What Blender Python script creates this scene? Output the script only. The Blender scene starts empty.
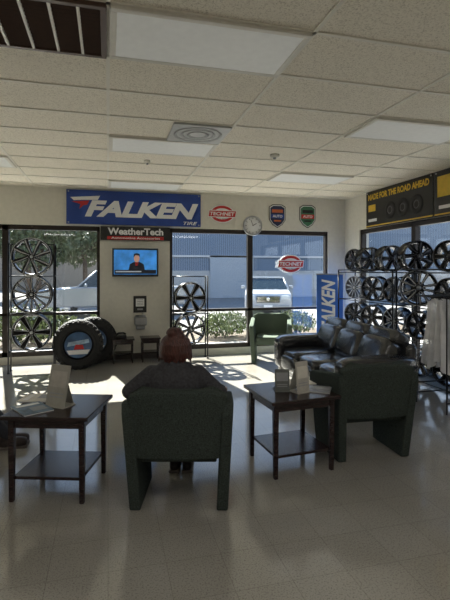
import bpy, bmesh, math, random
from mathutils import Matrix, Vector, Euler
random.seed(7)
C = bpy.context.collection
PI = math.pi
def R3(x=0,y=0,z=0): return Euler((x,y,z)).to_matrix().to_4x4()
def T(l, r=(0,0,0), s=(1,1,1)):
    return Matrix.Translation(l) @ Euler(r).to_matrix().to_4x4() @ Matrix.Diagonal((s[0],s[1],s[2],1))
BACK = R3(PI/2,0,0)

# ---------------------------------------------------------------- materials
def mat(name, col, rough=.5, metal=0, var=.08, scale=15, bump=0, bscale=60, emis=0, spec=.5, coat=0, emcol=None, alpha=1, stretch=(1,1,1)):
    m = bpy.data.materials.new(name); m.use_nodes=True
    nt=m.node_tree; N=nt.nodes; L=nt.links; b=N['Principled BSDF']
    tc=N.new('ShaderNodeTexCoord'); mp=N.new('ShaderNodeMapping'); mp.inputs['Scale'].default_value=stretch
    L.new(tc.outputs['Object'],mp.inputs[0])
    nz=N.new('ShaderNodeTexNoise'); nz.inputs['Scale'].default_value=scale; nz.inputs['Detail'].default_value=4
    L.new(mp.outputs[0],nz.inputs['Vector'])
    cr=N.new('ShaderNodeValToRGB')
    cr.color_ramp.elements[0].position=.3; cr.color_ramp.elements[1].position=.7
    cr.color_ramp.elements[0].color=tuple(max(0,c*(1-var)) for c in col)+(1,)
    cr.color_ramp.elements[1].color=tuple(min(1,c*(1+var)) for c in col)+(1,)
    L.new(nz.outputs['Fac'],cr.inputs[0]); L.new(cr.outputs[0],b.inputs['Base Color'])
    b.inputs['Roughness'].default_value=rough; b.inputs['Metallic'].default_value=metal
    b.inputs['Specular IOR Level'].default_value=spec; b.inputs['Coat Weight'].default_value=coat
    b.inputs['Coat Roughness'].default_value=.1; b.inputs['Alpha'].default_value=alpha
    if emis:
        if emcol: b.inputs['Emission Color'].default_value=tuple(emcol)+(1,)
        else: L.new(cr.outputs[0],b.inputs['Emission Color'])
        b.inputs['Emission Strength'].default_value=emis
    if bump:
        n2=N.new('ShaderNodeTexNoise'); n2.inputs['Scale'].default_value=bscale; n2.inputs['Detail'].default_value=3
        L.new(mp.outputs[0],n2.inputs['Vector'])
        bp=N.new('ShaderNodeBump'); bp.inputs['Strength'].default_value=bump; bp.inputs['Distance'].default_value=.01
        L.new(n2.outputs['Fac'],bp.inputs['Height']); L.new(bp.outputs[0],b.inputs['Normal'])
    return m

def floor_mat():
    m=bpy.data.materials.new('vinyl_tile'); m.use_nodes=True; nt=m.node_tree; N=nt.nodes; L=nt.links; b=N['Principled BSDF']
    tc=N.new('ShaderNodeTexCoord')
    nz=N.new('ShaderNodeTexNoise'); nz.inputs['Scale'].default_value=110; nz.inputs['Detail'].default_value=5; nz.inputs['Roughness'].default_value=.65
    L.new(tc.outputs['Object'],nz.inputs['Vector'])
    cr=N.new('ShaderNodeValToRGB'); e=cr.color_ramp.elements
    e[0].position=.36; e[0].color=(.20,.19,.17,1); e[1].position=.50; e[1].color=(.345,.33,.30,1)
    L.new(nz.outputs['Fac'],cr.inputs[0])
    n3=N.new('ShaderNodeTexNoise'); n3.inputs['Scale'].default_value=1.2
    L.new(tc.outputs['Object'],n3.inputs['Vector'])
    c3=N.new('ShaderNodeValToRGB'); c3.color_ramp.elements[0].position=.35; c3.color_ramp.elements[0].color=(.86,.85,.83,1); c3.color_ramp.elements[1].position=.65; c3.color_ramp.elements[1].color=(1,1,1,1)
    L.new(n3.outputs['Fac'],c3.inputs[0])
    br=N.new('ShaderNodeTexBrick'); br.offset=0; br.inputs['Scale'].default_value=1
    br.inputs['Brick Width'].default_value=.305; br.inputs['Row Height'].default_value=.305; br.inputs['Mortar Size'].default_value=.0014; br.inputs['Bias'].default_value=0
    br.inputs['Color1'].default_value=(1,1,1,1); br.inputs['Color2'].default_value=(.955,.95,.94,1); br.inputs['Mortar'].default_value=(.66,.64,.61,1)
    L.new(tc.outputs['Object'],br.inputs['Vector'])
    m1=N.new('ShaderNodeMix'); m1.data_type='RGBA'; m1.blend_type='MULTIPLY'; m1.inputs[0].default_value=1
    L.new(cr.outputs[0],m1.inputs[6]); L.new(br.outputs[0],m1.inputs[7])
    m2=N.new('ShaderNodeMix'); m2.data_type='RGBA'; m2.blend_type='MULTIPLY'; m2.inputs[0].default_value=1
    L.new(m1.outputs[2],m2.inputs[6]); L.new(c3.outputs[0],m2.inputs[7]); L.new(m2.outputs[2],b.inputs['Base Color'])
    rr=N.new('ShaderNodeMapRange'); rr.inputs[3].default_value=.06; rr.inputs[4].default_value=.18
    L.new(n3.outputs['Fac'],rr.inputs[0]); L.new(rr.outputs[0],b.inputs['Roughness'])
    b.inputs['Specular IOR Level'].default_value=.85
    n4=N.new('ShaderNodeTexNoise'); n4.inputs['Scale'].default_value=9; L.new(tc.outputs['Object'],n4.inputs['Vector'])
    bp=N.new('ShaderNodeBump'); bp.inputs['Strength'].default_value=.05; bp.inputs['Distance'].default_value=.01
    L.new(n4.outputs['Fac'],bp.inputs['Height']); L.new(bp.outputs[0],b.inputs['Normal'])
    return m
def ceiling_mat():
    m=bpy.data.materials.new('acoustic_tile'); m.use_nodes=True; nt=m.node_tree; N=nt.nodes; L=nt.links; b=N['Principled BSDF']
    tc=N.new('ShaderNodeTexCoord')
    nz=N.new('ShaderNodeTexNoise'); nz.inputs['Scale'].default_value=85; nz.inputs['Detail'].default_value=5; nz.inputs['Roughness'].default_value=.8
    L.new(tc.outputs['Object'],nz.inputs['Vector'])
    cr=N.new('ShaderNodeValToRGB'); e=cr.color_ramp.elements
    e[0].position=.36; e[0].color=(.52,.47,.38,1); e[1].position=.5; e[1].color=(.92,.87,.75,1)
    L.new(nz.outputs['Fac'],cr.inputs[0]); L.new(cr.outputs[0],b.inputs['Base Color'])
    bp=N.new('ShaderNodeBump'); bp.inputs['Strength'].default_value=.4; bp.inputs['Distance'].default_value=.004
    L.new(nz.outputs['Fac'],bp.inputs['Height']); L.new(bp.outputs[0],b.inputs['Normal'])
    b.inputs['Roughness'].default_value=.9
    return m
def glass_mat(name='window_glass', gl=.05, tint=(.93,.95,.95)):
    m=bpy.data.materials.new(name); m.use_nodes=True; nt=m.node_tree; N=nt.nodes; L=nt.links
    N.remove(N['Principled BSDF']); o=N['Material Output']
    t=N.new('ShaderNodeBsdfTransparent'); t.inputs[0].default_value=tint+(1,)
    g=N.new('ShaderNodeBsdfGlossy'); g.inputs['Roughness'].default_value=.03
    x=N.new('ShaderNodeMixShader'); x.inputs[0].default_value=gl
    L.new(t.outputs[0],x.inputs[1]); L.new(g.outputs[0],x.inputs[2]); L.new(x.outputs[0],o.inputs['Surface'])
    return m
def ribbed_mat(name,c1,c2,w):
    m=bpy.data.materials.new(name); m.use_nodes=True; nt=m.node_tree; N=nt.nodes; L=nt.links; b=N['Principled BSDF']
    tc=N.new('ShaderNodeTexCoord'); wv=N.new('ShaderNodeTexWave'); wv.bands_direction='X'; wv.inputs['Scale'].default_value=w
    L.new(tc.outputs['Object'],wv.inputs['Vector'])
    cr=N.new('ShaderNodeValToRGB'); cr.color_ramp.elements[0].color=c1+(1,); cr.color_ramp.elements[1].color=c2+(1,)
    cr.color_ramp.elements[0].position=.1; cr.color_ramp.elements[1].position=.4
    L.new(wv.outputs['Fac'],cr.inputs[0]); L.new(cr.outputs[0],b.inputs['Base Color'])
    b.inputs['Roughness'].default_value=.6
    return m

FLOOR=floor_mat(); CEIL=ceiling_mat(); GLASS=glass_mat()
WALL=mat('wall_paint',(.68,.66,.59),.8,var=.04,bump=.1)
TBAR=mat('ceiling_bar_paint',(.84,.81,.72),.5,var=.03)
BRONZE=mat('bronze_aluminium',(.035,.028,.024),.4,.5)
BASEB=mat('baseboard_rubber',(.06,.05,.045),.5)
FAB=mat('green_fabric',(.046,.057,.051),.95,var=.45,scale=140,bump=.6,bscale=260,spec=.1)
WOOD=mat('espresso_wood',(.020,.010,.010),.25,var=.5,scale=12,stretch=(1,12,12),spec=.5)
LEA=mat('black_leather',(.012,.013,.017),.22,var=.3,scale=8,bump=.4,bscale=16,spec=.8,coat=.3)
RUB=mat('tyre_rubber',(.022,.022,.023),.75,var=.2,bump=.3,bscale=80)
BLK=mat('black_plastic',(.012,.012,.013),.35)
BLKM=mat('black_rack_metal',(.015,.015,.016),.4,.6)
GBLK=mat('gloss_black_alloy',(.010,.010,.012),.2,.5,coat=.3)
SIL=mat('machined_aluminium',(.42,.43,.45),.3,.9,var=.05)
CHR=mat('chrome',(.70,.71,.73),.12,1,var=.02)
GUN=mat('gunmetal_alloy',(.10,.10,.11),.3,.8)
WHT=mat('white_print',(.80,.80,.80),.6,var=.02)
PAP=mat('cream_paper',(.62,.59,.52),.6,var=.06)
GREY=mat('grey_plastic',(.30,.31,.32),.5)
BLUE=mat('banner_blue',(.014,.055,.28),.5,var=.12,scale=3)
RED=mat('print_red',(.50,.02,.02),.5)
NAVY=mat('print_navy',(.015,.025,.08),.5)
ORG=mat('print_orange',(.50,.12,.03),.5)
GOLD=mat('print_gold',(.70,.46,.04),.5)
BBLK=mat('banner_black',(.012,.012,.012),.45,var=.3,scale=4)
LENS=mat('fixture_diffuser',(.78,.80,.78),.5,var=.03,emis=.06,emcol=(1,.98,.93))
FRW=mat('fixture_white_metal',(.74,.72,.65),.4,var=.03)
VENT=mat('vent_brown_metal',(.075,.04,.028),.5)
VENTB=mat('vent_dark_inside',(.01,.006,.005),.8)
GRN=mat('print_green',(.05,.17,.09),.5)

# ---------------------------------------------------------------- mesh builder
class MB:
    def __init__(s): s.bm=bmesh.new(); s.mats=[]
    def mi(s,m):
        if m not in s.mats: s.mats.append(m)
        return s.mats.index(m)
    def add(s,t,m,M=None,smooth=False):
        i=s.mi(m)
        for f in t.faces: f.material_index=i; f.smooth=smooth
        if M is not None: t.transform(M)
        me=bpy.data.meshes.new('tmp'); t.to_mesh(me); t.free(); s.bm.from_mesh(me); bpy.data.meshes.remove(me)
        return s
    def box(s,c,size,m,rot=(0,0,0),bev=0,seg=2,smooth=False,M=None):
        t=bmesh.new(); bmesh.ops.create_cube(t,size=1); t.transform(Matrix.Diagonal((size[0],size[1],size[2],1)))
        if bev: bmesh.ops.bevel(t,geom=t.edges[:],offset=bev,segments=seg,affect='EDGES',profile=.5)
        X=T(c,rot)
        if M is not None: X=M@X
        return s.add(t,m,X,smooth)
    def cyl(s,p1,p2,r,m,r2=None,seg=16,smooth=True,M=None):
        p1=Vector(p1);p2=Vector(p2);d=p2-p1
        t=bmesh.new(); bmesh.ops.create_cone(t,cap_ends=True,segments=seg,radius1=r,radius2=r if r2 is None else r2,depth=d.length)
        X=Matrix.Translation((p1+p2)/2)@d.to_track_quat('Z','Y').to_matrix().to_4x4()
        if M is not None: X=M@X
        return s.add(t,m,X,smooth)
    def sph(s,c,r,m,rot=(0,0,0),seg=16,M=None):
        t=bmesh.new(); bmesh.ops.create_uvsphere(t,u_segments=seg,v_segments=max(6,seg*2//3),radius=1)
        rr=(r,r,r) if not hasattr(r,'__len__') else r
        X=T(c,rot,rr)
        if M is not None: X=M@X
        return s.add(t,m,X,True)
    def cushion(s,c,size,m,rot=(0,0,0),e=.35,seg=32,M=None):
        t=bmesh.new(); bmesh.ops.create_uvsphere(t,u_segments=seg,v_segments=seg//2,radius=1)
        def g(v,k): return math.copysign(abs(v)**k,v)
        for v in t.verts:
            x,y,z=v.co; h=math.hypot(x,y) or 1e-9
            cz=g(z,e); ch=h**e
            v.co=(g(x/h,e)*ch*size[0]/2,g(y/h,e)*ch*size[1]/2,cz*size[2]/2)
        X=T(c,rot)
        if M is not None: X=M@X
        return s.add(t,m,X,True)
    def lathe(s,prof,m,M=None,seg=40,closed=True,smooth=True):
        t=bmesh.new(); n=len(prof); rings=[]
        for k in range(seg):
            a=2*PI*k/seg; rings.append([t.verts.new((r*math.cos(a),r*math.sin(a),z)) for r,z in prof])
        for k in range(seg):
            A=rings[k];B=rings[(k+1)%seg]
            for j in range(n if closed else n-1):
                jj=(j+1)%n
                t.faces.new((A[j],B[j],B[jj],A[jj]))
        bmesh.ops.remove_doubles(t,verts=t.verts,dist=1e-6)
        bmesh.ops.recalc_face_normals(t,faces=t.faces)
        return s.add(t,m,M,smooth)
    def prism(s,poly,z0,z1,m,M=None,bev=0,smooth=False):
        t=bmesh.new(); a=[t.verts.new((x,y,z0)) for x,y in poly]
        f=t.faces.new(a)
        if abs(z1-z0)>1e-7:
            r=bmesh.ops.extrude_face_region(t,geom=[f]); vs=[v for v in r['geom'] if isinstance(v,bmesh.types.BMVert)]
            bmesh.ops.translate(t,verts=vs,vec=(0,0,z1-z0))
            bmesh.ops.recalc_face_normals(t,faces=t.faces)
            if bev: bmesh.ops.bevel(t,geom=t.edges[:],offset=bev,segments=2,affect='EDGES',profile=.5)
        else:
            f.normal_update()
            if f.normal.z<0: f.normal_flip()
        return s.add(t,m,M,smooth)
    def tube(s,pts,r,m,seg=8,M=None):
        for a,b in zip(pts[:-1],pts[1:]): s.cyl(a,b,r,m,seg=seg,M=M)
        for p in pts[1:-1]: s.sph(p,r,m,seg=seg,M=M)
        return s
    def text(s,txt,m,M,w,h,shear=0,bold=.0):
        cu=bpy.data.curves.new('t','FONT'); cu.body=txt; cu.size=1; cu.shear=shear; cu.offset=bold; cu.resolution_u=3
        o=bpy.data.objects.new('t',cu); C.objects.link(o); bpy.context.view_layer.update()
        dg=bpy.context.evaluated_depsgraph_get(); me=bpy.data.meshes.new_from_object(o.evaluated_get(dg))
        t=bmesh.new(); t.from_mesh(me); bpy.data.objects.remove(o); bpy.data.meshes.remove(me); bpy.data.curves.remove(cu)
        xs=[v.co.x for v in t.verts]; ys=[v.co.y for v in t.verts]
        if not xs: return s
        x0,x1,y0,y1=min(xs),max(xs),min(ys),max(ys)
        t.transform(Matrix.Diagonal((w/(x1-x0),h/(y1-y0),1,1))@Matrix.Translation((-(x0+x1)/2,-(y0+y1)/2,0)))
        return s.add(t,m,M)
    def mesh(s,name):
        me=bpy.data.meshes.new(name); s.bm.to_mesh(me); s.bm.free()
        for m in s.mats: me.materials.append(m)
        return me
    def obj(s,name,parent=None,M=None,label=None,cat=None,group=None,kind=None):
        o=bpy.data.objects.new(name,s.mesh(name)); C.objects.link(o)
        if M is not None: o.matrix_local=M
        if parent: o.parent=parent
        tag(o,label,cat,group,kind)
        return o
def tag(o,label=None,cat=None,group=None,kind=None):
    if label: o['label']=label
    if cat: o['category']=cat
    if group: o['group']=group
    if kind: o['kind']=kind
def thing(name,label,cat,loc=(0,0,0),rot=(0,0,0),group=None):
    o=bpy.data.objects.new(name,None); o.empty_display_size=.1; C.objects.link(o); o.location=loc; o.rotation_euler=rot
    tag(o,label,cat,group); return o
def dup(o,loc=None,rot=None,scale=None,label=None,parent=None):
    n=o.copy(); C.objects.link(n)
    if parent is not None: n.parent=parent
    for ch in [c for c in bpy.data.objects if c.parent==o and c is not n]:
        dup(ch,parent=n)
    if loc is not None: n.location=loc
    if rot is not None: n.rotation_euler=rot
    if scale is not None: n.scale=(scale,)*3
    if label: n['label']=label
    return n

# ---------------------------------------------------------------- room shell
XL,XR,YB,YF,H = -3.6,4.68,8.27,-3.2,3.04
WT=2.37; SILL=.12
b=MB(); b.box(((XL+XR)/2,(YF+YB)/2,-.05),(XR-XL+.4,YB-YF+.4,.1),FLOOR); b.obj('floor',kind='structure')
b=MB(); b.box(((XL+XR)/2,(YF+YB)/2,H+.06),(XR-XL+.6,YB-YF+.6,.12),CEIL); b.obj('ceiling',kind='structure')
b=MB(); y=YB+.1
b.box(((XL+XR)/2,y,(WT+H)/2),(XR-XL+.4,.2,H-WT),WALL)
b.box(((XL+XR)/2,y,SILL/2),(XR-XL+.4,.2,SILL),WALL)
for x0,x1 in ((XL-.2,-3.28),(-.14,1.10),(4.30,XR+.2)): b.box(((x0+x1)/2,y,(SILL+WT)/2),(x1-x0,.2,WT-SILL),WALL)
b.obj('wall_back',kind='structure')
b=MB(); x=XR+.1
b.box((x,(YF+YB)/2,(WT+H)/2),(.2,YB-YF,H-WT),WALL); b.box((x,(YF+YB)/2,SILL/2),(.2,YB-YF,SILL),WALL)
for y0,y1 in ((7.72,YB),(YF,3.10)): b.box((x,(y0+y1)/2,(SILL+WT)/2),(.2,y1-y0,WT-SILL),WALL)
b.obj('wall_right',kind='structure')
b=MB(); b.box((XL-.1,(YF+YB)/2,H/2),(.2,YB-YF,H),WALL); b.obj('wall_left',kind='structure')
b=MB(); b.box(((XL+XR)/2,YF-.1,H/2),(XR-XL+.4,.2,H),WALL); b.obj('wall_front',kind='structure')
b=MB(); b.box((.48,YB-.008,.05),(1.24,.016,.1),BASEB); b.box((4.49,YB-.008,.05),(.38,.016,.1),BASEB); b.obj('baseboard_back',kind='structure')
b=MB(); b.box((XR-.008,(YF+YB)/2,.05),(.016,YB-YF-.04,.1),BASEB); b.obj('baseboard_right',kind='structure')
wn=[0]
def window(a0,a1,M):
    wn[0]+=1; b=MB(); z0,z1=SILL,WT; w=.05; d=.09; mid=(a0+a1)/2
    for c,sz in (((a0+w/2,0,(z0+z1)/2),(w,d,z1-z0)),((a1-w/2,0,(z0+z1)/2),(w,d,z1-z0)),((mid,0,z1-.04),(a1-a0,d,.08)),((mid,0,z0+.04),(a1-a0,d,.08)),((mid,0,.84),(a1-a0,d,.05))):
        b.box(c,sz,BRONZE,M=M)
    b.box((mid,0,(z0+z1)/2),(a1-a0-.06,.006,z1-z0-.1),GLASS,M=M)
    b.obj('window_%d'%wn[0],kind='structure')
MBk=T((0,YB+.07,0))
for a0,a1 in ((-3.28,-1.68),(-1.68,-.14),(1.10,2.66),(2.66,4.30)): window(a0,a1,MBk)
MRt=T((XR+.07,0,0))@R3(0,0,PI/2)
for a0,a1 in ((6.18,7.72),(4.64,6.18),(3.10,4.64)): window(a0,a1,MRt)
b=MB(); z=H-.004
xs=[1.22*k for k in range(-2,4)]; ys=[2.52+.61*k for k in range(-9,10)]
for x in xs: b.box((x,(YF+YB)/2,z),(.026,YB-YF,.012),TBAR)
for yy in ys: b.box(((XL+XR)/2,yy,z-.001),(XR-XL,.026,.010),TBAR)
b.box(((XL+XR)/2,YB-.012,z),(XR-XL,.024,.014),TBAR); b.box((XR-.012,(YF+YB)/2,z),(.024,YB-YF,.014),TBAR)
b.obj('trim_1',kind='structure')
def ceil_light():
    t=thing('ceiling_light','recessed fluorescent ceiling light with white prismatic diffuser','ceiling light',group='recessed ceiling lights')
    b=MB()
    for c,s in (((0,.285,0),(1.2,.04,.02)),((0,-.285,0),(1.2,.04,.02)),((.58,0,0),(.04,.53,.02)),((-.58,0,0),(.04,.53,.02))): b.box(c,s,FRW,bev=.004)
    b.obj('frame',t)
    b=MB(); b.box((0,0,-.001),(1.12,.53,.012),LENS); b.obj('diffuser',t)
    return t
cl=ceil_light(); cl.location=(.61,2.825,H-.02)
for p in ((.61,5.265),(.61,7.705),(3.05,4.045),(3.05,6.485),(-1.83,6.485)): dup(cl,loc=(p[0],p[1],H-.02))
t=thing('air_vent','brown metal return air grille set into ceiling tiles','vent',(-.61,2.825,H-.02))
b=MB()
for c,s in (((0,.29,0),(1.2,.035,.03)),((0,-.29,0),(1.2,.035,.03)),((.585,0,0),(.035,.56,.03)),((-.585,0,0),(.035,.56,.03))): b.box(c,s,VENT,bev=.004)
for k in range(1,8): b.box((-.6+.15*k,0,0),(.016,.56,.028),FRW)
b.obj('frame',t)
b=MB(); b.box((0,0,.012),(1.16,.56,.004),VENTB); b.obj('back_panel',t)
b=MB()
for k in range(14): b.box((0,-.26+.04*k,.004),(1.14,.003,.02),VENT,rot=(.6,0,0))
b.obj('louver',t)
t=thing('air_diffuser','square white ceiling air diffuser with round grey neck','vent',(.915,4.655,H-.02))
b=MB(); b.box((0,0,0),(.59,.59,.018),mat('diffuser_metal',(.45,.46,.45),.4),bev=.004); b.obj('panel',t)
b=MB()
DG=mat('diffuser_grey',(.36,.37,.36),.45)
for r in (.08,.15,.22): b.lathe([(r,-.009),(r+.035,-.015),(r+.035,-.012),(r,-.008)],DG,seg=40)
b.obj('ring',t)
def detector(name,label,p,r):
    t=thing(name,label,'detector',p); b=MB(); b.lathe([(0,0),(r,0),(r,-.02),(r*.8,-.035),(0,-.04)],FRW,seg=24,closed=False); b.obj('housing',t)
    b=MB(); b.lathe([(0,-.036),(r*.35,-.038),(r*.3,-.055),(0,-.058)],GREY,seg=16,closed=False); b.obj('sensor',t)
detector('smoke_detector','round white smoke detector on ceiling tile',(2.02,5.3,H-.003),.06)
detector('fire_sprinkler','small round ceiling fire sprinkler head',(.5,6.0,H-.003),.04)

# ---------------------------------------------------------------- signs on back wall
def board(name,label,cat,x0,x1,z0,z1,m,y=YB-.02,th=.012):
    t=thing(name,label,cat,((x0+x1)/2,y,(z0+z1)/2))
    b=MB(); w=x1-x0;h=z1-z0
    b.box((0,0,0),(w,th,h),m,bev=.003)
    return t,b,w,h
def grommets(t,pts,M=None):
    for x,z in pts:
        b=MB(); b.cyl((x,-.012,z),(x,-.006,z),.014,SIL,seg=12,M=M); b.obj('grommet',t)
def F(x,z,y=-.012): return Matrix.Translation((x,y,z))@BACK
t,b,w,h=board('banner','wide blue vinyl banner with white italic lettering','banner',-.70,1.67,2.40,3.0,BLUE,y=YB-.03)
b.text('FALKEN',WHT,F(.13,-.02),2.02,.29,shear=.30,bold=.05)
b.prism([(-1.12,.165),(-.62,.205),(-.66,.13),(-.90,.125),(-1.06,.11)],0,0,WHT,F(0,0,-.013))
b.prism([(-1.10,.09),(-.80,.115),(-.84,.04),(-.90,.03),(-.97,-.04),(-.95,.05)],0,0,RED,F(0,0,-.015))
b.text('TIRE',WHT,F(.99,-.24),.26,.06,shear=.3,bold=.02)
b.obj('panel',t)
grommets(t,[(x,z) for x in (-1.15,1.15) for z in (-.27,.27)])
t,b,w,h=board('sign','black sign with white lettering and red strip beneath','sign',-.13,1.10,2.13,2.375,BBLK,y=YB-.03)
b.text('WeatherTech',WHT,F(0,.035),.98,.125,bold=.035); b.box((0,-.007,-.082),(1.0,.002,.062),RED); b.text('Automotive Accessories',WHT,F(0,-.082),.86,.042,bold=.015)
b.obj('panel',t)
def oval(w,h,n=36): return [(w/2*math.cos(2*PI*k/n),h/2*math.sin(2*PI*k/n)) for k in range(n)]
def technet(name,x,y,z,w,h,label):
    t=thing(name,label,'sign',(x,y,z)); b=MB()
    b.prism(oval(w*.86,h),-.006,.006,WHT,BACK); b.prism(oval(w*.80,h*.9),0,0,RED,F(0,0,-.008)); b.prism(oval(w*.62,h*.62),0,0,WHT,F(0,0,-.009))
    b.prism([(-w/2,-h*.2),(w*.46,-h*.2),(w/2,h*.2),(-w*.46,h*.2)],-.004,.004,WHT,F(0,0,-.009)); b.prism([(-w*.475,-h*.16),(w*.445,-h*.16),(w*.48,h*.16),(-w*.445,h*.16)],-.004,.004,RED,F(0,0,-.011))
    b.text('TECHNET',WHT,F(0,0,-.017),w*.86,h*.2,shear=.15,bold=.03)
    b.text('AUTO SERVICE',NAVY,F(0,-h*.27,-.011),w*.4,h*.07,bold=.01)
    b.obj('panel',t)
technet('sign',2.09,YB-.02,2.66,.56,.34,'red and white oval auto service sign on wall')
technet('window_sign',3.49,YB+.0,1.72,.56,.36,'red and white oval sign hanging in window')
def shield(x,z,mats,label):
    t=thing('shield_sign',label,'sign',(x,YB-.02,z)); b=MB(); w=.34;h=.46
    P=lambda k:[(-w/2*k,h*.40*k),(-w*.28*k,h*.5*k),(w*.28*k,h*.5*k),(w/2*k,h*.40*k),(w/2*k,-h*.15*k),(w*.3*k,-h*.36*k),(0,-h/2*k),(-w*.3*k,-h*.36*k),(-w/2*k,-h*.15*k)]
    b.prism(P(1),-.006,.006,mats[0],BACK); b.prism(P(.93),0,0,WHT,F(0,0,-.007)); b.prism(P(.87),0,0,mats[1],F(0,0,-.008))
    b.box((0,-.010,.10),(w*.66,.004,.06),mats[2]); b.box((0,-.010,.0),(w*.80,.004,.08),mats[3]); b.text('AUTO',WHT if mats[3] is not WHT else NAVY,F(0,0,-.014),.2,.05,bold=.02)
    b.box((0,-.010,-.09),(w*.42,.004,.03),mats[2]); b.obj('panel',t)
shield(3.20,2.65,(BBLK,NAVY,ORG,BLUE),'navy shield-shaped wall plaque with red and blue bands')
shield(3.84,2.66,(BBLK,GRN,BBLK,RED),'black and green shield-shaped wall plaque with red band')
t=thing('wall_clock','round white wall clock with silver rim','clock',(2.69,YB-.03,2.45))
b=MB(); b.lathe([(.165,-.0),(.165,.03),(.19,.03),(.195,.0),(.19,-.03),(.165,-.03)],SIL,BACK); b.obj('rim',t)
b=MB(); b.lathe([(0,.02),(.17,.02),(.17,.0),(0,.0)],WHT,BACK,closed=False)
for k in range(12):
    a=PI/6*k; b.box((.14*math.sin(a),-.022,.14*math.cos(a)),(.008,.003,.03),BLK,rot=(0,a,0))
b.obj('dial',t)
b=MB(); b.box((.03,-.026,.02),(.09,.003,.012),BLK,rot=(0,-.5,0)); b.obj('hour_hand',t)
b=MB(); b.box((-.02,-.029,.05),(.12,.003,.008),BLK,rot=(0,1.2,0)); b.obj('minute_hand',t)

# tv
t=thing('television','flat screen television on wall bracket showing a newsreader','television',(.47,8.08,1.73))
b=MB(); b.box((0,.02,0),(.80,.05,.50),BLK,bev=.008); b.obj('bezel',t)
SC1=mat('screen_blue',(.03,.16,.42),.3,var=.4,scale=5,emis=.8); SC2=mat('screen_skin',(.45,.25,.18),.4,emis=.5); SC3=mat('screen_dark',(.01,.012,.02),.4,emis=.3); SC4=mat('screen_white',(.4,.45,.5),.4,emis=.4)
b=MB(); b.box((0,-.007,.005),(.74,.004,.43),SC1)
b.prism([(-.36,-.2),(.36,-.2),(.36,-.13),(-.36,-.13)],0,0,SC3,F(0,0,-.010))
b.prism([(-.34,-.17),(.1,-.17),(.1,-.15),(-.34,-.15)],0,0,SC4,F(0,0,-.0105))
b.prism([(-.12,-.13),(-.10,-.03),(-.03,.01),(.07,.01),(.14,-.03),(.16,-.13)],0,0,SC3,F(0,0,-.011))
b.prism([(0,-.06),(.04,-.06),(.05,.01),(-.01,.01)],0,0,RED,F(0,0,-.0115))
b.prism(oval(.10,.13),0,0,SC2,F(.02,.07,-.012)); b.prism([(-.035,.09),(-.03,.15),(.02,.165),(.07,.15),(.075,.09),(.06,.12),(.0,.13)],0,0,SC3,F(0,0,-.013))
b.obj('screen',t)
b=MB(); b.box((0,.07,0),(.2,.05,.2),BLKM); b.cyl((0,.09,0),(0,.17,0),.03,BLKM); b.box((0,.178,0),(.16,.02,.25),BLKM); b.obj('wall_bracket',t)
t=thing('drinking_fountain','small grey wall-mounted drinking fountain','fountain',(.56,YB-.13,.66))
SS=mat('brushed_steel',(.30,.31,.32),.35,.8)
b=MB(); b.box((0,.02,.03),(.22,.22,.16),SS,bev=.03); b.box((0,.05,-.06),(.16,.16,.12),GREY,bev=.02); b.lathe([(.04,.112),(.09,.116),(.09,.13),(.08,.13),(.04,.118)],SS); b.obj('basin',t)
b=MB(); b.tube([(.05,.03,.11),(.05,.03,.15),(.03,.0,.165)],.01,CHR); b.obj('spout',t)
t=thing('framed_notice','black framed notice with white page on wall','notice',(.56,YB-.011,.98))
b=MB(); b.box((0,0,0),(.23,.02,.30),BLK,bev=.003); b.obj('frame',t)
b=MB(); b.box((0,-.011,.03),(.15,.003,.14),WHT); b.box((0,-.0115,-.09),(.1,.003,.03),GREY)
for k in range(4): b.box((0,-.013,.08-.03*k),(.11,.001,.006),BLK)
b.obj('page',t)

# ---------------------------------------------------------------- tables
def table(loc,rz,w,d,h,label,leg=.042,name='side_table',shelf=True,group=None):
    t=thing(name,label,'table',loc,(0,0,rz),group)
    b=MB(); b.box((0,0,h-.014),(w,d,.028),WOOD,bev=.006); b.obj('tabletop',t)
    lx=w/2-.055*w/.6;ly=d/2-.06*w/.6
    b=MB()
    for s in (-1,1):
        b.box((0,s*ly,h-.06),(2*lx,.02,.065),WOOD); b.box((s*lx,0,h-.06),(.02,2*ly,.065),WOOD)
    b.obj('apron',t)
    l0=None
    for sx in (-1,1):
        for sy in (-1,1):
            if l0 is None:
                bb=MB(); 
                tt=bmesh.new(); bmesh.ops.create_cube(tt,size=1); 
                for v in tt.verts:
                    k=1 if v.co.z>0 else .75
                    v.co=(v.co.x*leg*k,v.co.y*leg*k,(v.co.z+.5)*(h-.028))
                bmesh.ops.bevel(tt,geom=tt.edges[:],offset=.004,segments=1,affect='EDGES')
                bb.add(tt,WOOD); l0=bb.obj('leg',t); l0.location=(sx*lx,sy*ly,0)
            else:
                o=l0.copy(); C.objects.link(o); o.parent=t; o.location=(sx*lx,sy*ly,0)
    if shelf:
        b=MB(); b.box((0,0,.16),(2*lx-.01,2*ly-.01,.022),WOOD,bev=.003); b.obj('shelf',t)
    return t
table((-.335,3.50,0),math.radians(-17.5),.60,.58,.60,'dark espresso wood side table with brochures on top')
table((1.455,3.46,0),math.radians(5),.60,.58,.60,'dark espresso wood side table between two seats')
table((.25,8.0,0),0,.38,.34,.42,'small dark wood side table beneath television',leg=.03)
table((.72,8.02,0),0,.34,.32,.42,'small dark wood side table against pillar wall',leg=.03)
t=thing('desk_telephone','small black telephone on low table','telephone',(.22,8.0,.42))
b=MB(); b.box((0,0,.025),(.18,.16,.05),BLK,bev=.012,rot=(0,0,0)); b.obj('base',t)
b=MB(); b.tube([(-.08,0,.065),(-.04,0,.085),(.04,0,.085),(.08,0,.065)],.016,BLK); b.obj('handset',t)

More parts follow.
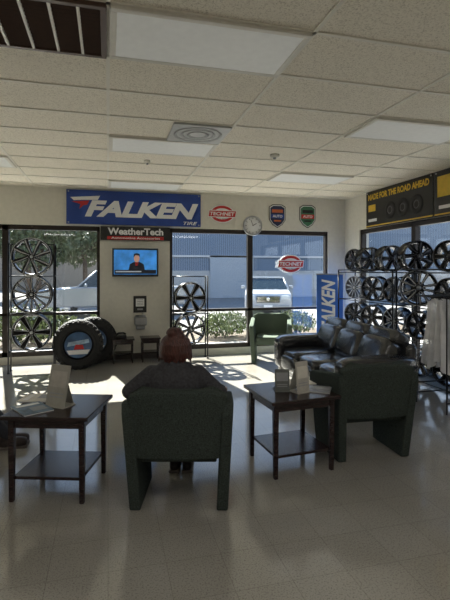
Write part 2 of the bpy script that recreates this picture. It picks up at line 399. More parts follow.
def card(name,label,cat,loc,rz,w,h,tilt,m,ink):
    t=thing(name,label,cat,loc,(0,0,rz)); b=MB()
    M=R3(-tilt,0,0)
    b.box((0,0,h/2),(w,.006,h),m,M=M)
    b.box((0,-.0045,h*.66),(w*.8,.002,h*.38),ink,M=M); b.box((0,-.0045,h*.32),(w*.7,.002,h*.03),GREY,M=M); b.box((0,-.0045,h*.24),(w*.7,.002,h*.03),GREY,M=M)
    b.obj('front_panel',t)
    b=MB(); b.box((0,.05,.003),(w,.13,.006),m); 
    M2=Matrix.Translation((0,.14,0))@R3(.35,0,0); b.box((0,0,h*.38),(w*.5,.005,h*.76),m,M=M2)
    b.obj('stand',t)
    return t
IVO=mat('ivory_card',(.34,.33,.29),.5,var=.1); IVI=mat('ivory_ink',(.42,.40,.36),.5,var=.15); GCD=mat('grey_card',(.13,.14,.13),.6,var=.2)
card('brochure_stand','ivory tent-card brochure standing on table','brochure',(-.37,3.44,.60),math.radians(-38),.18,.30,.22,IVO,IVI)
card('brochure_stand','white acrylic brochure stand on table','brochure',(1.52,3.34,.60),math.radians(18),.13,.25,.12,IVI,PAP)
card('brochure_stand','dark grey brochure stand on table','brochure',(1.37,3.42,.60),math.radians(-12),.12,.18,.10,GCD,GREY)
def magazine(loc,rz,c,label):
    t=thing('magazine',label,'magazine',loc,(0,0,rz)); b=MB(); b.box((0,0,.004),(.20,.27,.006),WHT); b.obj('pages',t)
    b=MB(); b.box((0,0,.0085),(.205,.275,.002),c); b.box((0,.09,.010),(.16,.04,.001),WHT); b.box((.03,-.03,.010),(.1,.1,.001),GREY); b.obj('cover',t)
magazine((-.52,3.43,.60),.5,mat('cover_blue',(.10,.16,.22),.4,var=.5,scale=20),'glossy magazine with blue cover lying on table')
magazine((-.50,3.70,.60),1.3,PAP,'cream magazine lying flat on table')
magazine((1.65,3.42,.60),1.0,mat('cover_grey',(.25,.26,.28),.4,var=.5,scale=20),'grey magazine lying on table')
magazine((1.60,3.65,.60),1.6,PAP,'cream magazine lying on table')

# ---------------------------------------------------------------- chairs
def chair(label,loc,rz,m):
    t=thing('armchair',label,'chair',loc,(0,0,rz))
    prof=[(-.25,0),(.22,0),(.25,.30),(.30,.60),(.28,.645),(.22,.665),(-.26,.735),(-.325,.735),(-.34,.66),(-.29,.30)]
    for s in (-1,1):
        b=MB(); tt=bmesh.new(); 
        vs=[tt.verts.new((0,yy,zz)) for yy,zz in prof]; f=tt.faces.new(vs)
        r=bmesh.ops.extrude_face_region(tt,geom=[f]); bmesh.ops.translate(tt,verts=[v for v in r['geom'] if isinstance(v,bmesh.types.BMVert)],vec=(.075,0,0))
        bmesh.ops.recalc_face_normals(tt,faces=tt.faces)
        bmesh.ops.bevel(tt,geom=tt.edges[:],offset=.012,segments=2,affect='EDGES',profile=.5)
        for v in tt.verts: 
            v.co.x = s*(v.co.x+.250+.035*(v.co.z/.7))
        bmesh.ops.recalc_face_normals(tt,faces=tt.faces)
        b.add(tt,m,smooth=False); b.obj('side_panel',t)
    b=MB(); tt=bmesh.new(); bmesh.ops.create_cube(tt,size=1); bmesh.ops.subdivide_edges(tt,edges=tt.edges[:],cuts=6,use_grid_fill=True)
    for v in tt.verts:
        x,y,z=v.co*2
        zz=.36+(z+1)/2*.455
        hw=.275+.045*(z+1)/2
        X=x*hw; Y=-.275+y*.05-.05*(z+1)/2+ .03*x*x
        zz-= .035*max(0,(z))*abs(x)**8
        v.co=(X,Y,zz)
    bmesh.ops.bevel(tt,geom=[e for e in tt.edges if e.is_manifold and e.calc_face_angle(0)>.9],offset=.015,segments=2,affect='EDGES',profile=.5)
    b.add(tt,m,smooth=True); b.obj('backrest',t)
    b=MB(); b.cushion((0,.01,.395),(.50,.55,.15),m,e=.3); b.box((0,-.0,.35),(.50,.50,.06),m,bev=.01); b.obj('seat',t)
    return t
CAM_YAW=math.radians(14.57)
CH=(.512,3.184,0)
chair('dark green fabric armchair with a person seated in it',CH,-CAM_YAW,FAB)
chair('dark green fabric armchair beside side table, empty',(2.17,3.58,0),math.radians(-3),FAB)
CH2=(-1.60,4.42,0)
chair('dark green fabric armchair with a second person seated in it',CH2,-PI/2,FAB)
FAB2=mat('sage_fabric',(.11,.145,.11),.9,var=.25,scale=200,bump=.4,bscale=300,spec=.2)
chair('sage green armchair in front of window',(2.75,7.4,0),math.radians(158),FAB2)

# ---------------------------------------------------------------- sofa
t=thing('sofa','black leather three-seat sofa with puffy cushions and rolled arms','sofa',(2.87,5.25,0),(0,0,PI/2))
b=MB(); b.box((0,-.02,.22),(1.9,.86,.26),LEA,bev=.04,seg=3,smooth=True); b.box((0,-.42,.46),(1.9,.16,.60),LEA,bev=.06,seg=3,smooth=True); b.obj('base',t)
for k in (-1,0,1):
    b=MB(); b.cushion((k*.56,.10,.40),(.58,.72,.18),LEA,e=.42); b.cushion((k*.56,.41,.30),(.54,.16,.22),LEA,e=.5); b.obj('seat_cushion',t)
    b=MB(); b.cushion((k*.56,-.22,.62),(.59,.26,.38),LEA,rot=(.34,0,0),e=.45); b.cushion((k*.56,-.35,.80),(.585,.26,.19),LEA,rot=(.38,0,0),e=.45); b.obj('back_cushion',t)
for s in (-1,1):
    b=MB(); b.box((s*.90,.02,.30),(.20,.86,.46),LEA,bev=.05,seg=3,smooth=True); b.cushion((s*.91,.02,.55),(.29,.92,.20),LEA,e=.5); b.cushion((s*.91,.44,.40),(.25,.12,.42),LEA,e=.5); b.obj('arm',t)
for sx in (-1,1):
    for sy in (-1,1):
        b=MB(); b.cyl((sx*.85,sy*.36,0),(sx*.85,sy*.36,.1),.022,WOOD,r2=.032); b.obj('foot',t)

# ---------------------------------------------------------------- wheels
def wheel(name,label,R,W,body,face,n,style,group,barrel=None):
    t=thing(name,label,'wheel',group=group); barrel=barrel or body
    b=MB(); b.lathe([(R-.022,.0),(R-.004,.003),(R,-.006),(R-.008,-.018),(R-.022,-.03),(R-.03,-.08),(R-.022,-W+.03),(R,-W+.01),(R,-W),(R-.012,-W),(R-.032,-W+.03),(R-.042,-.08),(R-.034,-.03)],barrel,BACK,seg=40)
    b.lathe([(R-.014,.002),(R-.003,.004),(R-.003,.007),(R-.014,.005)],face,BACK,seg=40)
    b.obj('rim',t)
    b=MB(); ri=.045; ro=R-.028; q=R/.3
    for k in range(n):
        a=2*PI*k/n; M=BACK@R3(0,0,a)
        if style=='split':
            for s in (-1,1):
                P=[(ri*.6,s*.002),(ri*.6,s*.022),(ro,s*(.055*q+.020)),(ro,s*(.055*q-.014))]
                if s<0: P=P[::-1]
                b.prism(P,-.045,-.008,body,M)
                P=[(ri,s*.008),(ri,s*.017),(ro,s*(.055*q+.012)),(ro,s*(.055*q-.004))]
                b.prism(P,-.008,-.004,face,M)
        elif style=='twist':
            P=[(ri*.6,-.020),(ri*.6,.020),(ro*.55,.072),(ro,.115),(ro,.055),(ro*.55,.012)]
            b.prism(P,-.045,-.008,body,M)
            P=[(ri,-.004),(ri,.010),(ro*.55,.062),(ro,.105),(ro,.084),(ro*.55,.044)]
            b.prism(P,-.008,-.004,face,M)
        else:
            P=[(ri*.6,-.026),(ri*.6,.026),(ro,.046*q+.005),(ro,-.046*q-.005)]
            b.prism(P,-.045,-.010,body,M)
            for s in (-1,1): b.prism([(ri,s*.014),(ri,s*.022),(ro,s*(.046*q)),(ro,s*(.046*q-.009))],-.010,-.006,face,M)
    b.lathe([(0,-.05),(.065,-.05),(.068,-.01),(.04,-.004),(0,-.004)],body,BACK,seg=24,closed=False)
    for k in range(5):
        a=2*PI*k/5; b.cyl((.042*math.cos(a),.0,.042*math.sin(a)),(.042*math.cos(a),-.004,.042*math.sin(a)),.007,face,seg=6)
    b.obj('spokes',t)
    b=MB(); b.lathe([(0,.006),(.022,.004),(.026,-.004),(0,-.004)],face,BACK,seg=20,closed=False); b.obj('center_cap',t)
    return t
def rack(label,loc,rz,w,d,h,levels,name='wheel_rack'):
    t=thing(name,label,'rack',loc,(0,0,rz))
    p0=None
    for sx in (-1,1):
        for sy in (-1,1):
            if p0 is None:
                b=MB(); b.cyl((0,0,0),(0,0,h),.012,BLKM,seg=10); b.cyl((0,0,0),(0,0,.015),.022,BLKM,seg=10); p0=b.obj('post',t); p0.location=(sx*w/2,sy*d/2,0)
            else:
                o=p0.copy(); C.objects.link(o); o.parent=t; o.location=(sx*w/2,sy*d/2,0)
    for z in levels:
        b=MB()
        for sy in (-1,1): b.cyl((-w/2,sy*d/2,z),(w/2,sy*d/2,z),.008,BLKM,seg=8)
        for sx in (-1,1): b.cyl((sx*w/2,-d/2,z),(sx*w/2,d/2,z),.008,BLKM,seg=8)
        b.obj('shelf_rail',t)
    b=MB()
    for sx in (-1,1): b.tube([(sx*w/2,-d/2,h),(sx*w/2,d/2,h)],.01,BLKM)
    b.tube([(-w/2,d/2,h),(w/2,d/2,h)],.01,BLKM); b.obj('top_rail',t)
    return t
GA='alloy wheels stacked on narrow racks'
w1=wheel('alloy_wheel','black alloy wheel with machined curved spokes on rack',.30,.22,GBLK,SIL,8,'twist',GA)
w2=wheel('alloy_wheel','black alloy wheel with machined split spokes on rack',.295,.22,GBLK,SIL,7,'split',GA)
w3=wheel('alloy_wheel','black alloy wheel with thin machined outlines on rack',.29,.22,GBLK,SIL,6,'plain',GA)
w1.location=(-1.15,7.50,1.80); w2.location=(-1.15,7.50,1.215); w3.location=(-1.15,7.50,.625)
rack('narrow black metal rack holding three alloy wheels by window',(-1.15,7.61,0),0,.66,.20,2.0,[.33,.92,1.50])
dup(w3,loc=(1.43,7.93,1.10),scale=.98); dup(w1,loc=(1.43,7.93,.535),scale=.92)
rack('narrow black metal rack holding two alloy wheels by window',(1.43,8.04,0),0,.62,.20,1.48,[.26,.81])
GB='alloy wheels on long wall rack'
RW=.205
va=wheel('alloy_wheel','gloss black alloy wheel on wall rack',RW,.22,GBLK,GUN,6,'plain',GB)
vb=wheel('alloy_wheel','silver alloy wheel with split spokes on wall rack',RW,.22,GUN,SIL,6,'split',GB)
vc=wheel('alloy_wheel','black alloy wheel with machined spoke faces on wall rack',RW,.22,GBLK,SIL,5,'split',GB)
vd=wheel('alloy_wheel','satin black alloy wheel with swirling spokes on wall rack',RW,.22,GBLK,GUN,7,'twist',GB)
cols=[7.12,6.56,5.98,5.40,4.84,4.28]; rows=[1.77,1.29,.82,.30]
pat=[[va,vd,va,vd,va,va],[vb,va,vd,vc,va,va],[vd,va,vc,va,va,va],[va,va,va,va,va,va]]
used=set()
for r,z in enumerate(rows):
    for c,yy in enumerate(cols):
        src=pat[r][c]; rz=math.radians(-66+random.uniform(-10,8)); sc=1.0
        if r==0 and c in (1,2): rz=math.radians(-6)
        if (r,c)==(0,3): sc=1.08; rz=math.radians(-14)
        if (r,c)==(1,3): sc=1.26; rz=math.radians(-36)
        loc=(4.20,yy,z+(RW*(sc-1)))
        if src in used: dup(src,loc=loc,rot=(0,0,rz),scale=sc)
        else: src.location=loc; src.rotation_euler=(0,0,rz); src.scale=(sc,)*3; used.add(src)
rack('long black metal wheel rack along wall windows',(4.26,6.65,0),PI/2,1.62,.34,1.60,[z-RW-.01 for z in rows])
rack('long black metal wheel rack beside wall windows',(4.26,4.94,0),PI/2,1.62,.34,1.60,[z-RW-.01 for z in rows])

TD=mat('display_disc',(.04,.10,.22),.3,var=.5,scale=6)
def tyre(label,loc,rot):
    t=thing('tyre',label,'tyre',loc,rot,'off-road tyres standing on floor'); R=.39; W=.25
    b=MB(); b.lathe([(.235,-.01),(.25,.0),(.31,.012),(.355,.004),(R-.015,-.02),(R-.012,-W+.02),(.355,-W-.004),(.31,-W-.012),(.25,-W),(.235,-W+.01)],RUB,BACK,seg=56); 
    b.lathe([(.27,.008),(.275,.012),(.28,.008)],RUB,BACK,seg=48); b.lathe([(.325,.010),(.33,.014),(.335,.008)],RUB,BACK,seg=48)
    b.obj('sidewall',t)
    b=MB()
    for k in range(30):
        a=2*PI*k/30
        for j,off in enumerate((-.03,-.08,-.13,-.18,-.225)):
            aa=a+(.1 if j%2 else 0)
            M=BACK@R3(0,0,aa); b.box((R-.013,0,off),(.030,.050,.038),RUB,rot=(.35 if j%2 else -.35,0,0),M=M)
        b.box((.365,0,-.002),(.045,.042,.03),RUB,M=BACK@R3(0,0,a))
    b.obj('tread',t)
    b=MB(); b.lathe([(0,-.02),(.236,-.02),(.236,-.03),(0,-.03)],BLK,BACK,seg=40,closed=False)
    b.prism(oval(.42,.42),0,0,TD,F(0,0,.018)); b.prism([(-.17,-.02),(.17,.03),(.16,.09),(-.15,.05)],0,0,mat('disc_sky',(.30,.42,.55),.3,var=.3),F(0,0,.016))
    b.prism([(-.18,-.08),(.18,-.08),(.14,-.15),(-.14,-.15)],0,0,WHT,F(0,0,.016)); b.prism([(-.07,-.07),(.09,-.07),(.07,.0),(-.04,.01)],0,0,RED,F(0,0,.015))
    b.obj('display_disc',t); return t
tyre('large off-road tyre with printed round insert standing on floor',(-.46,7.55,.394),(0,0,.10))
tyre('second off-road tyre standing behind the front one',(-.235,7.92,.394),(0,0,.06))

# ---------------------------------------------------------------- right wall banners
def banner_r(y0,y1,label,first):
    t=thing('banner',label,'banner',(XR-.03,(y0+y1)/2,2.70)); w=y1-y0; b=MB(); h=.66
    def G(x,z,o=-.012): return R3(0,0,-PI/2)@Matrix.Translation((x,o,z))@BACK
    Q=R3(0,0,-PI/2)
    b.box((0,0,0),(w,.012,h),BBLK,M=Q)
    if first:
        b.text('MADE FOR THE ROAD AHEAD',GOLD,G(.0,.22),w*.92,.11,bold=.045)
        b.box((-.70,-.007,.02),(.22,.004,.12),GOLD,M=Q); b.box((-.68,-.007,-.20),(.26,.004,.05),WHT,M=Q)
        for k in range(3): b.lathe([(.07,0),(.15,.0),(.15,.004),(.07,.004)],RUB,G(-.15+.34*k,-.08)); b.lathe([(.05,0),(.07,.0),(.07,.004),(.05,.004)],GUN,G(-.15+.34*k,-.08))
        b.box((0,-.008,-.30),(w,.004,.02),GOLD,M=Q)
    else:
        b.box((-.62,-.007,.10),(.36,.004,.30),GOLD,M=Q); b.box((-.62,-.007,-.2),(.3,.004,.05),WHT,M=Q)
        b.box((0,-.008,-.30),(w,.004,.02),GOLD,M=Q)
    b.obj('panel',t)
    grommets(t,[(x,.30) for x in (-w/2+.04,w/2-.04)],Q)
banner_r(5.66,7.43,'black banner with yellow lettering above wall windows',True)
banner_r(3.9,5.63,'black banner with yellow block above wall windows',False)

t=thing('banner_stand','upright blue banner stand with white vertical lettering by window','banner',(4.05,7.72,0),(0,0,math.radians(-12)))
BLUE2=mat('banner_bright_blue',(.03,.13,.50),.5,var=.12,scale=3)
b=MB(); b.box((0,0,.86),(.50,.008,1.30),BLUE2); b.text('FALKEN',WHT,Matrix.Translation((-.03,-.006,.95))@BACK@R3(0,0,PI/2),.95,.26,shear=.3,bold=.035); b.prism([(.12,.3),(.2,.3),(.2,.5),(.12,.45)],0,0,RED,Matrix.Translation((0,-.007,0))@BACK); b.obj('panel',t)
b=MB(); b.box((0,0,1.52),(.52,.02,.025),SIL); b.cyl((0,.02,.03),(0,.02,1.52),.01,SIL); b.obj('pole',t)
b=MB(); b.box((0,.02,.015),(.5,.3,.03),BLKM,bev=.005); b.box((0,0,.19),(.50,.05,.05),SIL); b.obj('base',t)

SX,SY=3.82,4.42
t=thing('display_stand','thin black metal floor stand holding hanging plastic covers','rack',(SX,SY,0))
for sx in (-.22,.22):
    b=MB(); b.tube([(sx,-.25,0),(sx,-.25,1.28),(sx,.25,1.28),(sx,.25,0)],.008,BLKM); b.obj('side_frame',t)
for z,yy in ((.12,-.25),(.12,.25),(.24,-.25),(.24,.25),(1.28,-.25),(1.28,.25),(1.28,0)):
    b=MB(); b.tube([(-.22,yy,z),(.22,yy,z)],.008,BLKM); b.obj('cross_bar',t)
PL=mat('milky_plastic',(.80,.80,.82),.28,var=.12,scale=10,alpha=.9)
for k in range(4):
    o=thing('plastic_cover','milky white plastic cover hanging from stand','cover',(SX-.165+.11*k,SY,1.27),group='plastic covers hanging on stand')
    b=MB(); tt=bmesh.new(); nx,nz=36,14; g=[]
    for i in range(nx+1):
        row=[]
        for j in range(nz+1):
            u=i/nx-.5; v=j/nz; row.append(tt.verts.new((.040*math.sin(u*24+k*2+v)*(0.25+v*.9)+.012*math.sin(v*5+k),u*(.24+.18*v),-v*(.76+.05*math.sin(u*9+k*1.7))-.05*abs(u)*2)))
        g.append(row)
    for i in range(nx):
        for j in range(nz): tt.faces.new((g[i][j],g[i+1][j],g[i+1][j+1],g[i][j+1]))
    b.add(tt,PL,smooth=True); b.obj('sheet',o)
    b=MB(); b.tube([(0,-.12,-.02),(0,0,.012),(0,.12,-.02)],.004,BLK); b.obj('hanger',o)

# ---------------------------------------------------------------- people
SKIN=mat('skin',(.35,.20,.14),.5,var=.06); SHIRT=mat('charcoal_knit',(.050,.050,.055),.9,var=.25,scale=60,bump=.5,bscale=60,spec=.1)
TROU=mat('dark_denim',(.02,.022,.03),.8,var=.2,scale=80); HAIR=mat('auburn_hair',(.060,.017,.012),.42,var=.6,scale=30,bump=.9,bscale=40,stretch=(4,4,.6))
SHOE=mat('dark_shoe',(.03,.02,.018),.5); SOLE=mat('shoe_sole',(.12,.10,.09),.6); HAIR2=mat('brown_hair',(.03,.02,.012),.45,var=.5,bump=.6,bscale=60); SHIRT2=mat('navy_cotton',(.03,.04,.07),.85,var=.2); LIPS=mat('lips',(.35,.10,.09),.4)
def organic(name,prims,voxel,m,parent=None,it=6):
    b=MB()
    for p in prims:
        if p[0]=='c':
            _,p1,r1,p2,r2=p; b.cyl(p1,p2,r1,m,r2=r2,seg=20); b.sph(p1,r1,m,seg=20); b.sph(p2,r2,m,seg=20)
        else:
            b.sph(p[1],p[2],m,rot=p[3] if len(p)>3 else (0,0,0),seg=28)
    me=b.mesh('tmp'); o=bpy.data.objects.new('tmp',me); C.objects.link(o)
    r=o.modifiers.new('r','REMESH'); r.mode='VOXEL'; r.voxel_size=voxel; r.use_smooth_shade=True
    s=o.modifiers.new('s','SMOOTH'); s.iterations=it; s.factor=.5
    bpy.context.view_layer.update(); dg=bpy.context.evaluated_depsgraph_get()
    nm=bpy.data.meshes.new_from_object(o.evaluated_get(dg)); nm.name=name
    bpy.data.objects.remove(o)
    nm.materials.clear(); nm.materials.append(m)
    for f in nm.polygons: f.use_smooth=True
    n=bpy.data.objects.new(name,nm); C.objects.link(n)
    if parent: n.parent=parent
    return n
def arms(g=0,hand=False,both=False):
    P=[]
    for s in (-1,1):
        sh=(s*.158,-.07,.858);el=(s*.300,-.14,.762);wr=(s*.320,.09,.712); md=(s*.314,-.02,.736)
        P+= [('c',sh,.056+g,el,.040+g),('c',el,.039+g,md,.034+g)]
        if hand:
            P+=[('c',md,.033,wr,.024),('c',wr,.022,(s*.322,.13,.700),.026),('e',(s*.322,.145,.698),(.040,.048,.016))]
            for q,(dx,L) in enumerate(((-.030,.060),(-.010,.072),(.010,.068),(.029,.054))):
                bx=s*.322+s*dx
                p0=(bx,.175,.700);p1=(bx+dx*.2*s,.175+L*.5,.700);p2=(bx+dx*.3*s,.175+L*.8,.684);p3=(bx+dx*.3*s,.175+L*.9,.668)
                P+=[('c',p0,.0095,p1,.0088),('c',p1,.0088,p2,.008),('c',p2,.008,p3,.0072)]
            P+=[('c',(s*.292,.125,.700),.012,(s*.272,.155,.694),.010),('c',(s*.272,.155,.694),.010,(s*.266,.18,.684),.0085)]
        elif s<0 or both:
            P+=[('c',md,.034+g,(s*.316,.03,.725),.030+g)]
    return P
def torso(g=0):
    return [('e',(0,-.06,.55),(.175+g,.135+g,.12+g)),('e',(0,-.095,.68),(.16+g,.11+g,.16+g)),('e',(0,-.10,.785),(.175+g,.115+g,.13+g)),
            ('c',(-.14,-.075,.856),.054+g,(.14,-.075,.856),.054+g),('c',(-.075,-.065,.892),.045+g,(.075,-.065,.892),.045+g),('c',(0,-.06,.90),.056+g,(0,-.045,.945),.048+g)]
def legs(g=0,ft=.40):
    P=[]
    for s in (-1,1):
        hp=(s*.09,-.02,.545);kn=(s*.10,.40,.535 if ft<.5 else .52);an=(s*.045,ft,.10); mm=(s*.07,(.40+ft)/2-.01,.33)
        P+=[('c',hp,.088+g,kn,.060+g),('c',kn,.058+g,mm,.052+g),('c',mm,.052+g,an,.036+g)]
    return P
hd=[('c',(0,-.05,.90),.05,(0,-.01,1.0),.048),('e',(0,.0,1.075),(.074,.092,.10)),('e',(0,.035,1.025),(.055,.062,.062)),('e',(0,.055,.985),(.028,.028,.02)),
    ('e',(0,.098,1.045),(.012,.018,.022),(-.3,0,0)),('e',(0,.085,1.012),(.024,.014,.007)),('e',(0,.084,1.002),(.021,.014,.007)),
    ('e',(.074,.0,1.055),(.012,.02,.03)),('e',(-.074,.0,1.055),(.012,.02,.03)),('e',(0,.085,1.088),(.05,.012,.01))]
random.seed(3)
strand=[]
for k in range(56):
    a=-PI*(k/55.0); x=math.cos(a); y=math.sin(a); zz=.99+random.uniform(-.04,.02)
    strand.append(('c',(.112*x,-.016+.096*y,zz),.007,(.106*x,-.02+.096*y,1.065),.007)); strand.append(('c',(.106*x,-.02+.096*y,1.065),.007,(.050*x,-.045+.05*y,1.125),.007))
for k in range(14):
    a=2*PI*k/14; strand.append(('c',(.050*math.cos(a),-.06+.030*math.sin(a),1.125),.010,(.036*math.cos(a+.9),-.055+.035*math.sin(a+.9),1.172),.010))
bun=[('e',(0,-.020,1.062),(.108,.100,.084)),('e',(0,-.040,1.01),(.112,.082,.07)),('e',(-.010,-.055,1.148),(.052,.048,.040)),('e',(.03,-.06,1.125),(.040,.036,.034)),
  ('c',(.05,-.08,.98),.016,(.06,-.085,.915),.004),('c',(-.03,-.095,.97),.016,(-.035,-.09,.905),.004),('c',(.0,-.095,.97),.018,(.01,-.095,.905),.005)]+strand
short=[('e',(0,-.018,1.085),(.088,.098,.098)),('e',(0,-.040,1.03),(.084,.068,.07))]
def person(loc,rz,label,ft,shirt,hairm,hairp,both):
    feet=[('e',(s*.045,ft+.04,.045),(.036,.10,.03)) for s in (-1,1)]
    per=organic('person',torso()+arms(hand=True)+legs(0,ft)+hd+feet,.006,SKIN,it=3)
    per.matrix_world=Matrix.Translation(loc)@R3(0,0,rz); tag(per,label,'person')
    organic('sweater',torso(.014)+arms(.013,both=both),.010,shirt,per,it=5)
    organic('trousers',legs(.012,ft)+[('e',(0,-.04,.545),(.185,.145,.105))],.011,TROU,per,it=5)
    for s in (-1,1):
        b=MB(); y=ft+.035; b.cushion((s*.05,y,.05),(.088,.25,.09),SHOE,e=.65,seg=20); b.cushion((s*.05,y-.06,.085),(.082,.10,.09),SHOE,e=.7,seg=20); b.box((s*.05,y,.012),(.086,.25,.022),SOLE,bev=.009); b.obj('shoe',per)
    organic('hair',hairp,.005,hairm,per,it=2)
    for s in (-1,1):
        b=MB(); b.sph((s*.030,.084,1.070),(.013,.008,.008),WHT,seg=12); b.sph((s*.030,.090,1.070),(.006,.004,.006),BLK,seg=10); b.obj('eye',per)
    b=MB(); b.sph((0,.098,1.007),(.020,.004,.006),LIPS,seg=12); b.obj('lips',per)
person((CH[0]-.045,CH[1],0),-CAM_YAW,'seated person with auburn bun, charcoal sweater, arms on armrests',.40,SHIRT,HAIR,bun,False)
person(CH2,-PI/2,'seated person in dark clothes with feet stretched out',.74,SHIRT2,HAIR2,short,True)

# ---------------------------------------------------------------- exterior
ASP=mat('asphalt',(.16,.155,.15),.9,var=.15,scale=6,bump=.2); CON=mat('sidewalk_concrete',(.50,.48,.44),.85,var=.1,scale=4); MUL=mat('mulch_soil',(.10,.075,.05),.95,var=.4,scale=20,bump=.8)
b=MB(); b.box((5,60,-.25),(200,170,.1),ASP); b.obj('parking_lot',label='grey asphalt parking lot outside the windows',cat='ground')
b=MB(); b.box((3,9.1,-.11),(24,1.4,.18),CON); b.obj('sidewalk',label='pale concrete sidewalk outside the windows',cat='sidewalk')
b=MB(); b.box((3,10.7,-.11),(24,1.8,.18),MUL); b.obj('planting_bed',label='mulched planting bed beside sidewalk',cat='planting bed')
BLD=ribbed_mat('ribbed_steel_siding',(.07,.105,.15),(.15,.20,.27),2.2); BW=mat('white_block_wall',(.38,.38,.37),.8,var=.06)
t=thing('warehouse','blue-grey ribbed metal warehouse across parking lot','building',(17,33,-.2))
b=MB(); b.box((0,0,4.0),(30,8,5.4),BLD); b.obj('siding',t)
b=MB(); b.box((0,0,.9),(30.1,8.1,1.8),BW); b.obj('base_wall',t)
b=MB(); b.box((0,-4.05,2.75),(30,.1,.12),mat('trim_white',(.5,.5,.5),.6)); b.box((0,0,6.7),(30.4,8.4,.2),GREY); b.obj('fascia',t)
b=MB(); b.box((-9,-4.06,1.4),(3.0,.08,2.8),mat('roll_door_paint',(.30,.34,.38),.5)); b.obj('roll_door',t)
t=thing('warehouse','pale stucco building beyond the wheel rack windows','building',(26,8,-.2))
b=MB(); b.box((0,0,2.6),(6,30,5.2),mat('stucco_pale',(.50,.48,.44),.9,var=.05)); b.obj('wall_block',t)
b=MB(); b.box((-3.05,0,5.2),(.2,30.2,.3),GREY); b.obj('fascia',t)
t=thing('warehouse','low tan building beyond the trees','building',(-9,48,-.2))
b=MB(); b.box((0,0,1.9),(22,6,3.8),mat('tan_wall',(.30,.25,.20),.9,var=.05)); b.obj('wall_block',t)
b=MB(); b.box((0,-3.05,3.8),(22.2,.2,.4),GREY); b.obj('fascia',t)
LEAF=mat('leaf_green',(.085,.115,.035),.6,var=.6,scale=3); LEAF2=mat('leaf_olive',(.085,.105,.045),.6,var=.5,scale=1.5); BARK=mat('bark',(.10,.07,.05),.9,bump=.6)
def foliage(blobs,n,size,m):
    tt=bmesh.new()
    for k in range(n):
        c,r=random.choice(blobs)
        d=Vector((random.gauss(0,1),random.gauss(0,1),random.gauss(0,1))).normalized()*(random.uniform(.55,1.05))
        p=Vector(c)+Vector((d.x*r[0],d.y*r[1],d.z*r[2])); s=size*random.uniform(.6,1.3)
        q=Euler((random.uniform(0,6),random.uniform(0,6),random.uniform(0,6))).to_matrix()
        vs=[tt.verts.new(p+q@Vector(v)) for v in ((-s,0,0),(0,-s*.45,0),(s,0,0),(0,s*.45,0))]; tt.faces.new(vs)
    b=MB(); b.add(tt,m); return b
t=thing('shrub','leafy green shrub in planting bed','shrub',(2.75,10.6,-.02),group='shrubs in planting bed')
foliage([((0,0,.35),(.5,.4,.33)),((.3,.1,.3),(.4,.35,.28)),((-.3,0,.28),(.35,.35,.28))],1800,.045,LEAF).obj('foliage',t)
b=MB(); 
for k in range(6): b.cyl((0,0,-.0),(.3*math.cos(k),.25*math.sin(k),.35),.012,BARK,r2=.005,seg=6)
b.obj('stem',t)
shr=t
for p,s in (((4.5,10.5),.95),((6.1,10.8),1.1),((-1.6,10.6),1.3),((.1,10.4),1.1),((-3.3,10.7),1.15),((1.3,10.9),.7)):
    dup(shr,loc=(p[0],p[1],-.02),rot=(0,0,random.uniform(-.4,.4)),scale=s)
t=thing('tree','leafy olive-green street tree beyond parking lot','tree',(-3.3,23.5,-.2),group='street trees')
foliage([((0,0,4.2),(1.8,1.5,1.5)),((1.2,0,3.4),(1.2,1.2,1.0)),((-1.2,.2,3.5),(1.2,1.2,1.0)),((.3,0,5.3),(1.2,1.2,1.1)),((0,-.5,2.7),(1.5,.9,.9))],4600,.13,LEAF2).obj('foliage',t)
b=MB(); b.cyl((0,0,0),(.1,0,3.0),.16,BARK,r2=.10,seg=10)
for k in range(5): b.cyl((.1,0,2.3),(1.1*math.cos(k*1.3),.8*math.sin(k*1.3),3.9),.07,BARK,r2=.03,seg=8)
b.obj('trunk',t); tr=t
for p,s in (((-8.2,27),1.1),((-1.3,28.5),1.1),((-5.2,33),1.25),((-12,35),1.2),((-.3,38),1.3)): dup(tr,loc=(p[0],p[1],-.2),rot=(0,0,random.uniform(0,6)),scale=s)
CW=mat('white_car_paint',(.42,.44,.46),.25,var=.02,coat=.8); CS=mat('silver_car_paint',(.26,.28,.30),.28,.4,var=.02,coat=.8); CG=mat('car_window_glass',(.02,.03,.035),.08,var=.1); HL=mat('headlamp_lens',(.60,.62,.62),.15)
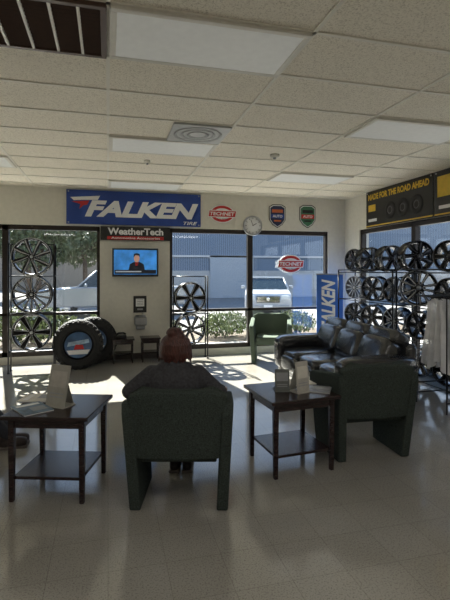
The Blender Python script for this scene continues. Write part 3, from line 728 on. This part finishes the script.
def vehicle(name,label,loc,rz,prof,cab,W,paint,wheels,front_x):
    t=thing(name,label,'car',loc,(0,0,rz))
    S=Matrix(((1,0,0,0),(0,0,-1,0),(0,1,0,0),(0,0,0,1)))
    b=MB(); b.prism(prof,-W/2,W/2,paint,S,bev=.05,smooth=False); b.obj('body',t)
    b=MB(); tt=bmesh.new(); zmin=min(z for x,z in cab); zmax=max(z for x,z in cab); A=[];B=[]
    for x,z in cab:
        f=(z-zmin)/(zmax-zmin); hw=W/2*(.97-.2*f); A.append(tt.verts.new((x,hw,z)));B.append(tt.verts.new((x,-hw,z)))
    n=len(cab); tt.faces.new(A); tt.faces.new(B[::-1])
    for i in range(n): tt.faces.new((A[i],A[(i+1)%n],B[(i+1)%n],B[i]))
    bmesh.ops.recalc_face_normals(tt,faces=tt.faces); b.add(tt,CG); b.obj('cabin_glass',t)
    b=MB(); xs=[x for x,z in cab]; top=zmax; tx=[x for x,z in cab if z>top-.01]
    b.box(((min(tx)+max(tx))/2,0,top+.01),(max(tx)-min(tx)+.06,W*.78,.06),paint,bev=.02)
    zb=zmin
    for sy in (-1,1):
        for xb,xt in ((max(xs),max(tx)),(min(xs),min(tx)),((min(xs)+max(xs))/2,(min(tx)+max(tx))/2)):
            b.tube([(xb,sy*W*.48,zb),(xt,sy*W*.385,top)],.035,paint)
    b.obj('roof',t)
    for wx in wheels:
        for sy in (-1,1):
            b=MB(); b.lathe([(.2,-.02),(.33,0),(.36,-.03),(.36,-.20),(.33,-.22),(.2,-.2)],RUB,T((wx,sy*W*.5,.36))@R3(-sy*PI/2,0,0),seg=28); b.lathe([(0,-.01),(.20,-.02),(.21,-.04),(0,-.06)],SIL,T((wx,sy*W*.5,.36))@R3(-sy*PI/2,0,0),seg=20,closed=False); b.obj('wheel',t)
    b=MB()
    fx=front_x+.01
    b.box((fx,0,.72),(.05,W*.50,.24),BLK,bev=.02)
    for k in range(4): b.box((fx+.03,0,.64+.05*k),(.01,W*.48,.012),CHR)
    b.sph((fx+.04,0,.73),(.01,.07,.07),CHR); b.obj('grille',t)
    for sy in (-1,1):
        b=MB(); b.box((fx-.02,sy*W*.37,.78),(.10,W*.18,.17),HL,bev=.03); b.obj('headlamp',t)
        b=MB(); b.box((max(xs)-.35,sy*(W*.5+.09),zb+.1),(.1,.16,.13),paint,bev=.03); b.obj('wing_mirror',t)
    b=MB(); b.box((fx,0,.42),(.10,W*.9,.20),GREY,bev=.03); b.box((fx+.055,0,.44),(.01,.32,.15),WHT); b.obj('bumper',t)
    return t
suvp=[(2.15,.32),(2.2,.70),(2.1,.93),(1.1,1.06),(-2.2,1.08),(-2.3,.7),(-2.25,.32)]
vehicle('car','silver-white pickup truck parked nose-in facing the building',(6.45,17.9,-.2),math.radians(-108),suvp,[(1.2,1.04),(.45,1.50),(-.5,1.50),(-.7,1.04)],1.74,CW,(1.4,-1.4),2.18)
trp=[(2.7,.40),(2.75,.80),(2.65,1.08),(1.3,1.18),(-.55,1.18),(-2.75,1.15),(-2.75,.45)]
vehicle('pickup_truck','silver pickup truck parked outside',(.2,18.6,-.2),PI,trp,[(1.35,1.14),(.65,1.76),(-.75,1.76),(-.95,1.14)],1.95,CS,(1.75,-1.75),2.73)

# ---------------------------------------------------------------- lights
w=bpy.data.worlds.new('World'); bpy.context.scene.world=w; w.use_nodes=True; nt=w.node_tree
bg=nt.nodes['Background']; tc=nt.nodes.new('ShaderNodeTexCoord'); sp=nt.nodes.new('ShaderNodeSeparateXYZ'); cr=nt.nodes.new('ShaderNodeValToRGB')
nt.links.new(tc.outputs['Generated'],sp.inputs[0]); nt.links.new(sp.outputs['Z'],cr.inputs[0]); nt.links.new(cr.outputs[0],bg.inputs[0])
e=cr.color_ramp.elements; e[0].position=0; e[0].color=(.80,.89,1,1); e[1].position=.7; e[1].color=(.25,.45,.85,1)
bg.inputs[1].default_value=1.75
s=bpy.data.lights.new('sun','SUN'); s.energy=31; s.angle=.01; s.color=(1,.95,.86); so=bpy.data.objects.new('sun',s); C.objects.link(so)
d=Vector((.22,-1,-.82)); so.rotation_euler=d.to_track_quat('-Z','Y').to_euler()
for p in ((-1.83,.7),(.61,.7),(3.05,.7),(-1.83,-1.6),(.61,-1.6),(3.05,-1.6)):  # fill lamps added out of view to brighten the room, no fixtures here
    a=bpy.data.lights.new('fill_lamp','AREA'); a.shape='RECTANGLE'; a.size=1.1; a.size_y=.5; a.energy=12; a.color=(1,.96,.9)
    o=bpy.data.objects.new('fill_lamp',a); C.objects.link(o); o.location=(p[0],p[1],H-.06)

cam=bpy.data.cameras.new('camera'); co=bpy.data.objects.new('camera',cam); C.objects.link(co)
co.location=(0,0,1.58); co.rotation_euler=(PI/2,0,-CAM_YAW)
cam.sensor_fit='VERTICAL'; cam.sensor_height=36; cam.lens=36*450/600; cam.shift_y=-29/600
bpy.context.scene.camera=co
bpy.context.scene.view_settings.view_transform='Standard'
bpy.context.scene.view_settings.exposure=.12
